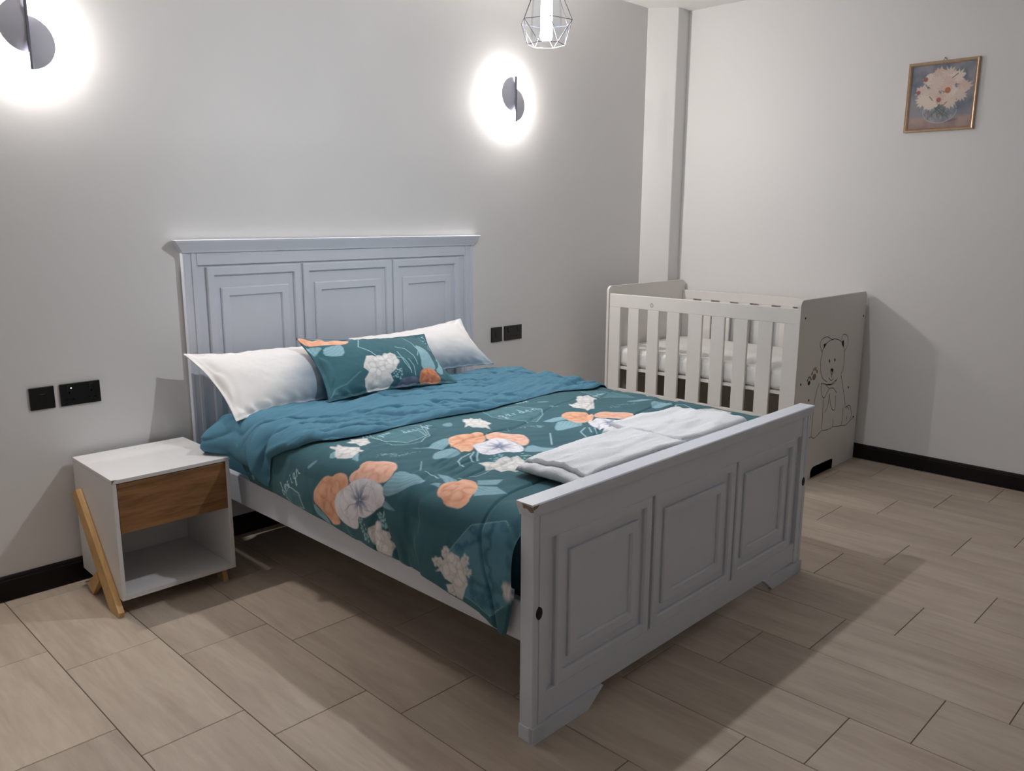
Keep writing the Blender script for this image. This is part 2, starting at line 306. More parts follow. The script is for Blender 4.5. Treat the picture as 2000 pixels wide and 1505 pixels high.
MOTIFS = """leaf|-238,965 -273,962 -293,1016 -303,1056 -276,1029 -257,996
leaf|-96,1333 -65,1344 -33,1336 -17,1375 -20,1425 -22,1473 -51,1455 -82,1426 -105,1401 -124,1363 -114,1339
leaf|-135,1352 -138,1377 -154,1416 -157,1383 -156,1352
orange|-203,967 -179,984 -149,1009 -128,1039 -128,1067 -112,1082 -102,1115 -106,1144 -125,1160 -144,1159 -168,1110 -191,1098 -222,1096 -254,1099 -280,1114 -296,1068 -282,1046 -265,1018 -247,996 -237,968
peach|-113,1154 -88,1162 -72,1181 -54,1169 -30,1182 -23,1214 -3,1244 5,1268 -1,1299 -22,1325 -43,1331 -58,1341 -82,1336 -92,1310 -96,1283 -96,1253 -105,1218 -114,1192 -125,1171
white|-168,1110 -138,1158 -117,1178 -99,1214 -91,1248 -92,1285 -96,1333 -118,1346 -131,1365 -156,1349 -172,1324 -199,1293 -222,1251 -221,1222 -265,1217 -277,1190 -275,1158 -268,1120 -249,1094 -218,1085 -189,1092
eye|-164,1233
dots|-188,1323 -169,1349 -183,1377 -222,1371 -218,1351 -198,1333
dots|-235,1230 -223,1251 -261,1254 -301,1273 -295,1247 -275,1227
stem|-279,1142 -300,1162 -313,1209 -319,1267
stem|-230,1225 -259,1239 -286,1258 -295,1293
cluster|-250,1270 -232,1301 -212,1317 -211,1342 -231,1351 -232,1380 -235,1392 -256,1384 -272,1402 -294,1392 -315,1386 -318,1396 -319,1362 -316,1317 -303,1298 -281,1274 -268,1264
leaf|-71,1010 -55,996 -36,1003 -55,1045 -68,1027
leaf|-11,1104 -45,1143 -46,1111 -25,1094
cluster|-59,1028 -32,997 -32,963 -27,955 -14,977 1,961 3,981 -6,1005 15,1009 39,1037 24,1060 25,1081 9,1091 -1,1077 -23,1098 -40,1104 -53,1082 -63,1049
cluster|37,962 61,959 71,933 79,951 98,959 121,968 109,989 97,1021 73,1023 48,1030 56,990
line|78,1325 13,1397
line|21,1412 26,1438 26,1478
scrib|15,1179 54,1178 62,1225 140,1223
leaf|140,1174 184,1212 248,1188 314,1184 277,1239 235,1262 195,1245
leaf|126,1320 169,1282 234,1283 240,1331 226,1348 162,1346 124,1342
leaf|391,1480 461,1442 475,1498 506,1561 463,1560 392,1507
orange|303,1197 329,1187 389,1199 393,1215 429,1202 445,1223 399,1291 360,1320 317,1322 257,1368 241,1343 246,1294 264,1248
peach|435,1244 473,1246 492,1265 500,1308 531,1339 502,1403 460,1440 426,1440 436,1395 440,1354 427,1318 386,1312
white|311,1316 363,1323 424,1303 446,1337 431,1400 427,1451 380,1490 349,1469 333,1444 279,1441 265,1407 286,1355
eye|367,1392
dots|264,1456 325,1435 300,1471 255,1505 238,1489
dots|367,1497 364,1534 320,1570 329,1539
cluster|196,1467 222,1483 234,1504 274,1486 304,1485 298,1519 335,1506 329,1539 292,1608 245,1625 207,1624 200,1599 175,1592 183,1556 169,1532 188,1506
tendril|244,1376 195,1388 163,1406 140,1458
tendril|263,1374 220,1403 205,1433
tendril|278,1379 241,1413 209,1451
line|54,1528 91,1565 128,1564 171,1552
line|22,1415 26,1445 19,1477
cluster|536,1024 543,1044 569,1023 569,1051 594,1053 580,1081 568,1141 541,1149 493,1216 503,1163 473,1147 485,1107 455,1116 502,1072
leaf|48,1440 58,1477 39,1544 1,1532
leaf|-32,1494 -10,1523 -32,1536
leaf|66,1603 131,1647 87,1665 42,1628
leaf|33,1628 75,1677 49,1744 -21,1680
orange|-64,1557 -32,1536 5,1527 37,1542 54,1583 50,1620 10,1660 -31,1675 -55,1688 -81,1674 -84,1645 -86,1615 -68,1589
line|611,1405 524,1492
scrib|527,1262 614,1272 667,1298 647,1317
leaf|725,1263 800,1254 839,1264 791,1300
leaf|717,1334 769,1306 806,1343 807,1410 698,1417 649,1406
hexl|671,985 715,953 848,1021 873,1122 814,1183 709,1247 662,1161 642,1072
text:garden|659,1103 871,1120
text:love|871,980 940,992
spot|966,1008 1009,1033 990,1053 953,1027
spot|940,1101 973,1127 956,1142 931,1117
spot|482,930 499,932 488,944
leaf|725,1269 841,1262 807,1315 742,1302
leaf|694,1352 772,1314 785,1410 713,1403 652,1411 654,1391
leaf|1011,1463 1074,1507 1060,1545 973,1528
orange|868,1234 921,1224 984,1293 932,1351 838,1396 794,1380 802,1327 822,1278
peach|958,1322 1047,1298 1061,1350 1104,1403 1060,1458 1001,1471 976,1400 921,1368
white|853,1377 941,1367 970,1465 952,1508 875,1530 795,1483 801,1442
eye|919,1448
tendril|767,1440 704,1471 664,1536
tendril|777,1450 732,1498
tendril|792,1464 746,1512
line|607,1407 520,1493
cluster|1033,1149 1083,1137 1113,1103 1189,1048 1247,1061 1218,1120 1167,1156 1056,1250 1014,1228 993,1188 1026,1134
hexl|1302,952 1367,981 1384,1101 1369,1223 1293,1171 1244,1124
text:garden|1247,1096 1333,1089
leaf|1269,1256 1367,1266 1388,1308 1303,1288
leaf|1343,1328 1405,1337 1379,1425 1318,1427 1227,1436 1262,1392
scrib|1133,1286 1200,1291 1261,1310
tendril|1308,1476 1359,1446 1394,1460 1356,1523
tendril|1286,1494 1290,1536 1271,1592
cluster|1334,1559 1388,1554 1438,1575 1433,1664 1373,1691 1305,1662 1312,1594
leaf|575,1519 588,1560 574,1600 537,1603
hex|-111,1743 -67,1853 -128,1945 -190,1937 -279,1906 -352,1826 -336,1776 -329,1713 -291,1669 -212,1662
cluster|-195,1652 -203,1664 -223,1664 -238,1645 -229,1635 -214,1637
cluster|-250,1594 -236,1632 -248,1641 -268,1623 -265,1602
cluster|-198,1738 -205,1750 -224,1746 -240,1730 -232,1710 -212,1718
cluster|-240,1730 -233,1761 -251,1757 -260,1738 -254,1722
cluster|-242,1641 -210,1678 -212,1710 -245,1714 -264,1734 -289,1737 -307,1725 -343,1713 -342,1693 -304,1673 -299,1644 -281,1627 -288,1606 -266,1628
cluster|-316,1648 -306,1677 -341,1685 -335,1660
cluster|-245,1877 -229,1892 -233,1906 -214,1923 -224,1923 -258,1903 -278,1910 -280,1888 -262,1885
hexl|-221,770 -229,874 -281,896 -288,820 -270,771
line|-218,776 -231,868 -249,877 -281,896
text:design|-271,754 -154,877
spot|-129,912 -90,954 -98,960 -131,929
spot|-246,513 -240,535 -260,536 -266,523 -259,512
spot|-243,481 -243,494 -250,487
hexl|165,919 246,922 282,913 368,963 297,1091 239,1106 185,1113 143,1032 138,966
line|143,908 110,959
line|146,922 129,957 135,994 143,1032 163,1081 185,1108
line|130,1069 131,1099 190,1137 226,1143 272,1108 298,1102 356,1007
line|323,997 288,1092
line|344,939 371,966
text:your|162,989 231,973
text:design|253,1016 397,1002
spot|422,1016 473,1019 441,1068 414,1065"""
CUSH = """leaf|0,17 6,18 10,23 6,28 2,33 1,27
leaf|10,24 18,23 23,25 20,44 12,41 7,35
lilac|3,0 20,1 33,3 33,11 31,14 19,7 7,1
orange|0,1 5,1 11,5 20,10 30,14 30,19 24,25 16,20 5,17 0,9
line|38,14 32,33
line|32,33 37,45 41,58
line|74,14 77,27 77,46 73,56
line|58,40 65,44 69,56 70,70
line|54,58 59,60 62,71 63,82
line|63,62 66,72 66,86
line|57,49 59,67 63,79
leaf|78,32 85,37 88,51 88,69 85,80 80,75 72,78 76,55
leaf|101,41 100,60 95,78 90,88 85,80 93,70 98,56
cluster|29,62 33,51 37,52 39,56 41,60 44,55 51,50 54,54 54,65 51,75 46,81 48,90 45,98 37,100 30,98 27,92 27,82 31,74 28,67
anemone|51,96 56,88 62,87 69,90 68,96 61,100 52,101
orange2|70,83 74,77 80,75 85,80 87,92 87,97 78,99 69,95
dots|49,75 56,74 54,90 48,87
dots|91,7 99,6 98,40 95,30 94,13
curl|2,95 6,85 14,83 25,71"""
BEAR = """l|2865,702 2838,738 2838,763 2872,778 2922,780 2970,763 2998,756
l|2883,719 2893,735 2916,746
l|2870,684 2872,712 2899,737 2946,754 3010,760 3079,746 3124,724 3150,693 3162,656
l|3106,746 3115,769 3148,773 3186,756 3199,722 3184,695 3164,674
l|3128,738 3144,722 3135,700
l|2868,684 2857,652 2865,612 2876,583 2908,550 2963,525
l|3162,656 3166,615 3161,575 3139,548
l|2912,524 2994,504 3059,506 3095,531
l|2966,511 3019,507 3083,523
l|2979,546 3015,527 3040,535
l|3009,597 2991,585 3016,559 3032,579 3009,597
l|3009,594 3015,564
l|3009,559 3019,541
l|2892,530 2894,484 2935,438 2980,471 2997,483 3051,478 3098,445
l|2886,528 2939,517 2990,487
l|3004,450 2996,388 2963,352
l|2929,433 2937,357 2942,257
l|3003,456 3027,394 3062,353 3095,354 3087,432
l|2860,534 2836,492 2821,438 2815,365 2811,246
l|3140,542 3173,479 3207,414 3234,349
l|3208,342 3208,269 3201,237
l|3229,338 3300,339 3335,278 3319,250
l|3247,323 3265,339 3291,316
l|3276,282 3261,254
l|2942,254 3003,246 3081,252 3079,297
l|3082,250 3152,240 3201,237 3266,228 3320,243 3375,259
l|2788,342 2793,386 2812,417
l|2769,345 2789,339
l|2804,247 2852,227 2936,252
l|2750,240 2805,241
l|2709,344 2721,308
l|2741,333 2764,306
f|2965,656 2978,641 2973,628 2960,643
f|3037,652 3049,639 3042,627 3029,642
f|2992,593 3030,590 3018,570
f|2878,744 2916,746 2889,721
f|3120,742 3141,737 3139,700 3114,720"""
def paint_duvet(P):
    c = Cloth(P, TEA)
    n = fbm(P[:, 0]*5, P[:, 1]*5, 3)[:, None]; c.C *= (1+.12*n)
    rr = np.random.default_rng(5); dr = np.random.default_rng(11)
    def run(shift=(0, 0), skip=()):
        for k, row in enumerate(MOTIFS.split('\n')):
            kind, p = row.split('|'); pts = np.array([[float(v) for v in q.split(',')] for q in p.split()])/1000+np.array(shift)
            if kind in skip: continue
            if kind == 'leaf': leaf(c, pts)
            elif kind == 'orange': bloom(c, pts, ORA, ORL, ORD, k)
            elif kind == 'peach': bloom(c, pts, srgb(232, 168, 138), srgb(244, 208, 190), srgb(214, 130, 94), k)
            elif kind == 'white': anemone(c, pts, k)
            elif kind == 'eye': eye(c, pts[0])
            elif kind == 'cluster': cluster(c, pts, k)
            elif kind == 'dots':
                a, b = pts.min(0), pts.max(0)
                for _ in range(34):
                    q = a+(b-a)*dr.random(2)
                    if c.sd(np.array([q]), pts)[0] < .004: c.dot(q, .0042, srgb(150, 196, 202), .9)
            elif kind == 'stem': c.line(pts, .003, srgb(110, 150, 140), .8)
            elif kind == 'line': c.line(pts, .0028, LIN, .8)
            elif kind == 'tendril': c.line(pts, .0055, srgb(176, 208, 216), .85)
            elif kind == 'scrib':
                for a, b in zip(pts[:-1], pts[1:]):
                    for _ in range(16):
                        q = a+(b-a)*rr.random()+rr.normal(0, .006, 2); c.line([q, q+rr.normal(0, .008, 2)], .0022, LIN, .5)
            elif kind == 'spot': c.fill(smooth_poly(pts, 2), LEA, .6)
            elif kind == 'hexl': hexa(c, pts, .55, False)
            elif kind == 'hex': hexa(c, pts, .95, True)
            elif kind.startswith('text:'): script(c, kind[5:], pts[0], pts[1])
    run()
    return c.C

# ------------------------------------------------------------------ materials
M = {}
M['wall'] = mat('wall_paint', (.765, .752, .745), .50, .4, var=.015, scale=2.5, bump=.12, bscale=9)
M['ceil'] = mat('ceiling_paint', (.86, .85, .83), .7, .3, var=.01, scale=2)
M['base'] = mat('dark_stained_skirting', srgb(20, 15, 15), .45, .22, var=.25, scale=12)
M['grout'] = mat('dark_grout', srgb(88, 74, 64), .9, .1, var=.2, scale=60)
M['tile'] = wood('wood_look_tile', srgb(176, 159, 143), srgb(202, 187, 170), (9, 1.1, 1), .42, 1.6, .06, True, .45)
M['bedpaint'] = mat('white_bed_paint', srgb(214, 218, 227), .42, .45, var=.03, scale=14, bump=.05, bscale=60)
M['chip'] = mat('bare_wood_chip', srgb(150, 128, 112), .8, .2, var=.3, scale=150)
M['lam'] = mat('white_laminate', srgb(226, 224, 224), .28, .5, var=.012, scale=8)
M['crib'] = mat('white_crib_board', srgb(226, 222, 218), .42, .45, var=.012, scale=8)
M['oak'] = wood('drawer_oak', srgb(104, 72, 44), srgb(158, 116, 76), (1.5, 1.5, 14), .5, 2.0, .1)
M['pine'] = wood('pine_leg', srgb(190, 146, 92), srgb(222, 182, 126), (14, 2, 2), .5, 2.0, .1)
M['black'] = mat('black_plastic', srgb(16, 16, 18), .22, .5, var=.1, scale=30)
M['hole'] = mat('socket_hole', (.002, .002, .002), .9, .05)
M['led'] = emit('indicator', (.9, 1, 1), 1.5)
M['bolt'] = mat('dark_bolt', srgb(40, 36, 34), .6, .4, metal=.4, var=.3, scale=90)
M['teal'] = mat('teal_cotton', srgb(84, 130, 152), .85, .2, var=.06, scale=25, bump=.3, bscale=700)
M['towel'] = mat('white_terry', srgb(238, 240, 244), .95, .1, var=.03, scale=60, bump=1.0, bscale=420)
M['sheet'] = mat('white_cotton', srgb(232, 230, 228), .9, .15, var=.02, scale=12, bump=.2, bscale=500)
M['dome'] = mat('white_metal_leaf', srgb(200, 200, 212), .5, .4, var=.01)
M['grey'] = mat('grey_metal', srgb(120, 120, 132), .45, .5, metal=.3, var=.03)
M['wire'] = mat('dark_cage_wire', srgb(44, 44, 50), .55, .3, metal=0, var=.05)
M['gold'] = mat('antique_gold', srgb(206, 178, 150), .28, .5, metal=.7, var=.15, scale=40)
M['darkedge'] = mat('frame_edge', srgb(70, 50, 46), .6, .3)
M['ink'] = mat('brown_line_print', srgb(72, 62, 58), .8, .1)
M['inkgold'] = mat('gold_print', srgb(150, 126, 92), .7, .2)
M['print'] = printed('printed_cotton')
M['paint'] = printed('painted_canvas', .7, 500, .3, .3, 0)

# ------------------------------------------------------------------ room shell
RX0, RX1, RY0, H = -2.7, 3.432, -4.5, 2.715
def wall(name, bm, m): return obj(name, bm, m, kind='structure')
wall('wall_back', B(RX0-.1, RX1+.1, 0, .12, -.05, H+.1), M['wall'])
wall('wall_right', B(RX1, RX1+.12, RY0-.1, 0, -.05, H+.1), M['wall'])
wall('wall_left', B(RX0-.12, RX0, RY0-.1, 0, -.05, H+.1), M['wall'])
wall('wall_front', B(RX0-.1, RX1+.1, RY0-.12, RY0, -.05, H+.1), M['wall'])
wall('ceiling', B(RX0, RX1, RY0, 0, H, H+.1), M['ceil'])
bm = bmesh.new(); prism(bm, [(3.182, .0), (3.182, -.002), (3.298, -.150), (3.303, -.153), (3.4325, -.146), (3.4325, 0)], 'z', 0, H)
wall('wall_pillar', bm, M['wall'])
fl = wall('floor', B(RX0, RX1, RY0, 0, -.06, -.0022), M['grout'])
xs = [-.727-.2945*k for k in range(9, 0, -1)]+[-.727, -.432, -.122, .172, .487, .775, 1.067, 1.362, 1.654, 1.941, 2.241, 2.530, 2.815, 3.105, 3.40, 3.70]
i0 = xs.index(2.241)
TL = .5925; G = .0011
full = {}
for k in range(len(xs)-1):
    a, b = max(xs[k], RX0)+G, min(xs[k+1], RX1)-G
    if b-a < .02: continue
    off = -1.762+(-.168)*(k-i0)
    j0 = math.ceil((RY0-off)/TL)-1
    for j in range(j0, 40):
        y0, y1 = off+j*TL, off+(j+1)*TL
        if y0 > -.001: break
        y0c, y1c = max(y0, RY0)+G, min(y1, 0)-G
        if y1c-y0c < .02: continue
        key = (round(b-a, 4), round(y1c-y0c, 4))
        if key not in full:
            w, l = (b-a)/2, (y1c-y0c)/2
            tb = B(-w, w, -l, l, -.009, 0, bev=.0012)
            me = bpy.data.meshes.new('tile'); bmesh.ops.recalc_face_normals(tb, faces=tb.faces); tb.to_mesh(me); tb.free(); me.materials.append(M['tile']); full[key] = me
        o = bpy.data.objects.new('tile', full[key]); COL.objects.link(o); o.parent = fl; o.location = ((a+b)/2, (y0c+y1c)/2, 0)
# skirting: moulded profile, black
def skirting(name, prof, axis, a, b):
    bm = bmesh.new(); prism(bm, prof, axis, a, b); return wall(name, bm, M['base'])
pr = [(0, .004), (-.013, .004), (-.013, .078), (-.010, .082), (-.010, .088), (-.006, .094), (0, .096)]
sk = skirting('baseboard_back', pr, 'x', RX0, 3.182)
bm = bmesh.new(); prism(bm, [(RX1+p, z*.93) for p, z in pr], 'y', RY0, -.147); wall('baseboard_right', bm, M['base'])
bm = bmesh.new(); prism(bm, [(RX0-p, z) for p, z in pr], 'y', RY0, 0); wall('baseboard_left', bm, M['base'])

# ------------------------------------------------------------------ bed
bed = thing('bed', 'white painted wooden double bed with panelled headboard and footboard', 'bed', (.038, -1.97, 0), .0045)
W = 1.60
BP = M['bedpaint']
def frame_strip(bm, R0, R1, y0, y1, bev=.004):
    (a, b, c, d), (e, f, g, h) = R0, R1   # x0 x1 z0 z1 outer / inner ; y0 front
    def loop(x0, x1, z0, z1, y): return [bm.verts.new(p) for p in ((x0, y, z0), (x1, y, z0), (x1, y, z1), (x0, y, z1))]
    L = [loop(a, b, c, d, y1), loop(a, b, c, d, y0+bev), loop(a+bev, b-bev, c+bev, d-bev, y0), loop(e-bev, f+bev, g-bev, h+bev, y0), loop(e, f, g, h, y0+bev*1.6), loop(e, f, g, h, y1)]
    for p, q in zip(L, L[1:]):
        for i in range(4): bm.faces.new((p[i], p[(i+1) % 4], q[(i+1) % 4], q[i]))
    for i in range(4): bm.faces.new((L[-1][i], L[-1][(i+1) % 4], L[0][(i+1) % 4], L[0][i]))
def panels(parent, fy, bays, z, mo=.008):
    """fy: front face y (towards -y); bays: x rects; z = outer(lo,hi), mid, inner, core"""
    for R in bays:
        (z0, z3) = z[0]; (z1, z2) = z[1]; (za, zb) = z[2]; (zc, zd) = z[3]
        x0, x1 = R
        s = (.034, .060, .098)
        R0 = (x0, x1, z0, z3); R1 = (x0+s[0], x1-s[0], z1, z2); R2 = (x0+s[1], x1-s[1], za, zb); R3 = (x0+s[2], x1-s[2], zc, zd)
        p = obj('panel_moulding', (lambda b: (frame_strip(b, R0, R1, fy-mo, fy+.012), b)[1])(bmesh.new()), BP, parent)
        bm = bmesh.new()
        frame_strip(bm, R2, R3, fy-mo*.6, fy+.012)
        p2 = obj('inner_moulding', bm, BP, parent)
        bm = B(R3[0]-.002, R3[1]+.002, fy+.0095, fy+.012, R3[2]-.002, R3[3]+.002)
        obj('centre_panel', bm, BP, parent)
HF = 1.937   # headboard front (local y)
hb = obj('headboard', B(.055, W-.055, HF+.0125, HF+.023, .098, 1.25), BP, bed)
for x0, sg in ((0, 1), (W, -1)):
    bm = bmesh.new()
    X = lambda a, b: (min(x0+sg*a, x0+sg*b), max(x0+sg*a, x0+sg*b))
    bx(bm, *X(0, .015), HF, HF+.024, .098, 1.262, bev=.002)
    bx(bm, *X(.015, .036), HF+.004, HF+.024, .098, 1.262)
    bx(bm, *X(.036, .052), HF, HF+.024, .098, 1.262, bev=.002)
    bx(bm, *X(.052, .062), HF+.005, HF+.024, .098, 1.262)
    bx(bm, *X(.002, .05), HF-.03, HF, 0, .40, bev=.002)
    obj('post', bm, BP, hb)
obj('top_rail', B(.06, W-.06, HF+.002, HF+.018, 1.206, 1.262, bev=.002), BP, hb)
bm = bmesh.new()   # flared cornice
prof = [(HF+.020, 1.258), (HF-.004, 1.258), (HF-.006, 1.266), (HF-.022, 1.300), (HF-.024, 1.3075), (HF-.022, 1.3104), (HF+.020, 1.3104)]
n = len(prof)
def cx(z): return {1.258: 0, 1.266: .004, 1.300: .030, 1.3075: .035, 1.3104: .033}[z]
A = [bm.verts.new((-cx(z), y, z)) for y, z in prof]; Bv = [bm.verts.new((W+cx(z), y, z)) for y, z in prof]
bm.faces.new(A); bm.faces.new(Bv[::-1])
for i in range(n): bm.faces.new((A[i], A[(i+1) % n], Bv[(i+1) % n], Bv[i]))
obj('cornice', bm, BP, hb)
bm = bmesh.new(); prism(bm, [(.01, HF+.022), (W-.01, HF+.022), (W-.01, 1.9627), (.01, 1.9697)], 'z', 1.20, 1.25); obj('wall_batten', bm, BP, hb)  # unseen strip added to block light leaking down behind the headboard
panels(hb, HF+.0075, [(.098, .538), (.552, 1.048), (1.062, 1.502)], [(.45, 1.197), (.49, 1.161), (.54, 1.110), (.58, 1.072)])

fbd = obj('footboard', B(.055, W-.055, .017, .038, .050, .652), BP, bed)
for x0, sg in ((0, 1), (W, -1)):
    bm = bmesh.new()
    X = lambda a, b: (min(x0+sg*a, x0+sg*b), max(x0+sg*a, x0+sg*b))
    bx(bm, *X(0, .022), 0, .047, .0, .655, bev=.003, seg=2)
    bx(bm, *X(.022, .026), .003, .047, .0, .655)
    bx(bm, *X(.026, .058), 0, .047, .05, .655, bev=.0015)
    obj('post', bm, BP, fbd)
obj('top_rail', B(.056, W-.056, .004, .04, .575, .655, bev=.002), BP, fbd); obj('bottom_rail', B(.056, W-.056, .004, .04, .050, .132, bev=.002), BP, fbd)
panels(fbd, .011, [(.098, .540), (.556, 1.044), (1.060, 1.502)], [(.130, .578), (.165, .545), (.195, .515), (.230, .482)])
# foot blocks
for x0, sg in ((0, 1), (W, -1)):
    bm = bmesh.new()
    pts = [(x0-sg*.002, 0), (x0+sg*.238, 0), (x0+sg*.305, .051), (x0-sg*.002, .048)]
    prism(bm, pts, 'y', -.006, .010)
    bx(bm, min(x0-sg*.002, x0+sg*.05), max(x0-sg*.002, x0+sg*.05), -.006, .050, 0, .046, bev=.002)
    obj('foot_block', bm, BP, fbd)
# cap with flared sides
bm = bmesh.new()
prof = [(.049, .650), (-.001, .650), (-.004, .656), (-.008, .676), (-.008, .686), (-.005, .6889), (.052, .6889), (.055, .686), (.053, .672), (.050, .656)]
ex = lambda z: .002+.010*max(0, min(1, (z-.65)/.036))
A = [bm.verts.new((-ex(z), y, z)) for y, z in prof]; Bv = [bm.verts.new((W+ex(z), y, z)) for y, z in prof]
bm.faces.new(A); bm.faces.new(Bv[::-1]); n = len(prof)
for i in range(n): bm.faces.new((A[i], A[(i+1) % n], Bv[(i+1) % n], Bv[i]))
obj('cap', bm, BP, fbd)
bm = bmesh.new()    # worn corner where the paint has chipped
pts = [(-.0126, -.0086, .684), (-.0126, .02, .6865), (-.0126, .035, .672), (-.0126, .012, .668), (-.0126, -.002, .6665)]
vs = [bm.verts.new(p) for p in ((-.0124, -.0085, .6830), (-.0124, .030, .6855), (-.0122, .026, .674), (-.010, .016, .6745), (-.0085, .004, .666), (-.008, -.0065, .668))]
bm.faces.new(vs)
vs = [bm.verts.new(p) for p in ((-.0124, -.0088, .686), (.012, -.0088, .6865), (.006, -.0088, .680), (-.004, -.0088, .6765), (-.010, -.0086, .675))]
bm.faces.new(vs)
o = obj('paint_chip', bm, M['chip'], fbd); o['label'] = 'bare wood where the paint has worn off'
for x, z in ((.024, .378), (W-.024, .384)):
    bm = bmesh.new(); cyl(bm, (x, .004, z), (x, -.0012, z), .0155, n=18); bmesh.ops.scale(bm, vec=(.8, 1, 1.15), space=Matrix.Translation((-x, 0, -z)), verts=bm.verts)
    cyl(bm, (x, -.001, z), (x, -.0022, z), .007, n=6)
    obj('bolt', bm, M['bolt'], fbd)['label'] = 'dark bolt in its hole'
for x0, x1 in ((.014, .040), (W-.040, W-.014)):
    obj('side_rail', B(x0, x1, .045, HF-.002, .279, .395, bev=.003), BP, bed)
obj('bed_base', B(.042, W-.042, .05, HF-.04, .300, .318), BP, bed)

mm = bmesh.new(); bx(mm, .10, 1.58, -1.855, -.048, .3185, .585, bev=.05, seg=5)
tag(obj('mattress', mm, M['teal'], smooth=True), 'mattress in a teal fitted sheet, its corner showing beside the headboard', 'mattress')

# ------------------------------------------------------------------ duvet
XL, XR, R, ZT = .018, 1.658, .10, .628
def hem(t):
    return np.interp(t, [.30, .44, .49, .65, .94, 1.13, 1.28, 1.40, 1.58, 1.665, 1.78, 1.868, 1.880, 1.918], [.515, .47, .398, .400, .387, .369, .360, .362, .352, .335, .320, .283, .30, .46])
def surf(s, t, off=0.):
    """cloth coordinates (s across, t towards the foot) -> world, off = height above the sheet"""
    flat = XR-XL-2*R
    q = PI/2*R
    th = np.clip(-s, 0, q)/R; th2 = np.clip(s-flat, 0, q)/R
    x = XL+R+np.clip(s, 0, flat)-(R+off)*np.sin(th)+(R+off)*np.sin(th2)
    z = ZT-R+(R+off)*np.cos(th)*np.cos(th2)
    dl = np.clip(-s-q, 0, None); dr = np.clip(s-flat-q, 0, None)
    z = z-dl-dr
    return x, z, dl
def duvet():
    ns, nt_ = 640, 490
    b = np.linspace(0, 1, nt_); t = .31+(1.913-.31)*b
    zl = hem(t); sL = -(PI/2*R)-np.clip(ZT-R-zl, .002, None); sR = 1.44+PI/2*R+.10
    a = np.linspace(0, 1, ns)
    S = sL[None, :]*(1-a[:, None])+sR*a[:, None]; T = np.tile(t, (ns, 1))
    wr = .0055*fbm(S*2.2+T*2.5, T*7-S*3, 4)+.004*fbm((S+T)*5, (S-T)*2.0, 3)
    creases = np.abs(fbm(S*1.6+3, T*6.+S*2, 3)); wr = wr-.006*np.exp(-(creases/.04)**2)*np.clip((T-.9)*3, 0, 1)
    x, z, dl = surf(S, T, 0)
    q = PI/2*R
    side = np.clip(-S/q, 0, 1)
    # puffy quilt body, softer towards the hem
    z = z+(1-side)*(wr*1.3+.010*np.sin(np.clip((S+.1)/1.6, 0, 1)*PI))
    x = x-side*(wr*1.6+.006*np.sin(np.clip(dl/.12, 0, 1)*PI))
    # foot end corner hangs slightly forward, cloth tucked down by the footboard
    z = z-(1-side)*.03*np.clip((T-1.87)/.04, 0, 1)**2
    # rolled hem
    d = (S-sL[None, :])
    x = x+.012*np.exp(-(d/.006)**2)
    y = -T
    # slack wave along the drop
    x = x-np.clip(dl/.1, 0, 1)*.006*np.sin(T*9)
    C = paint_duvet(np.c_[S.ravel(), T.ravel()])
    P = np.stack([x, y, z], -1)
    return grid_mesh('duvet', P, C)
dv = link('duvet', duvet(), M['print'])
tag(dv, 'dark teal duvet printed with peach and white flowers, teal reverse folded back', 'duvet')
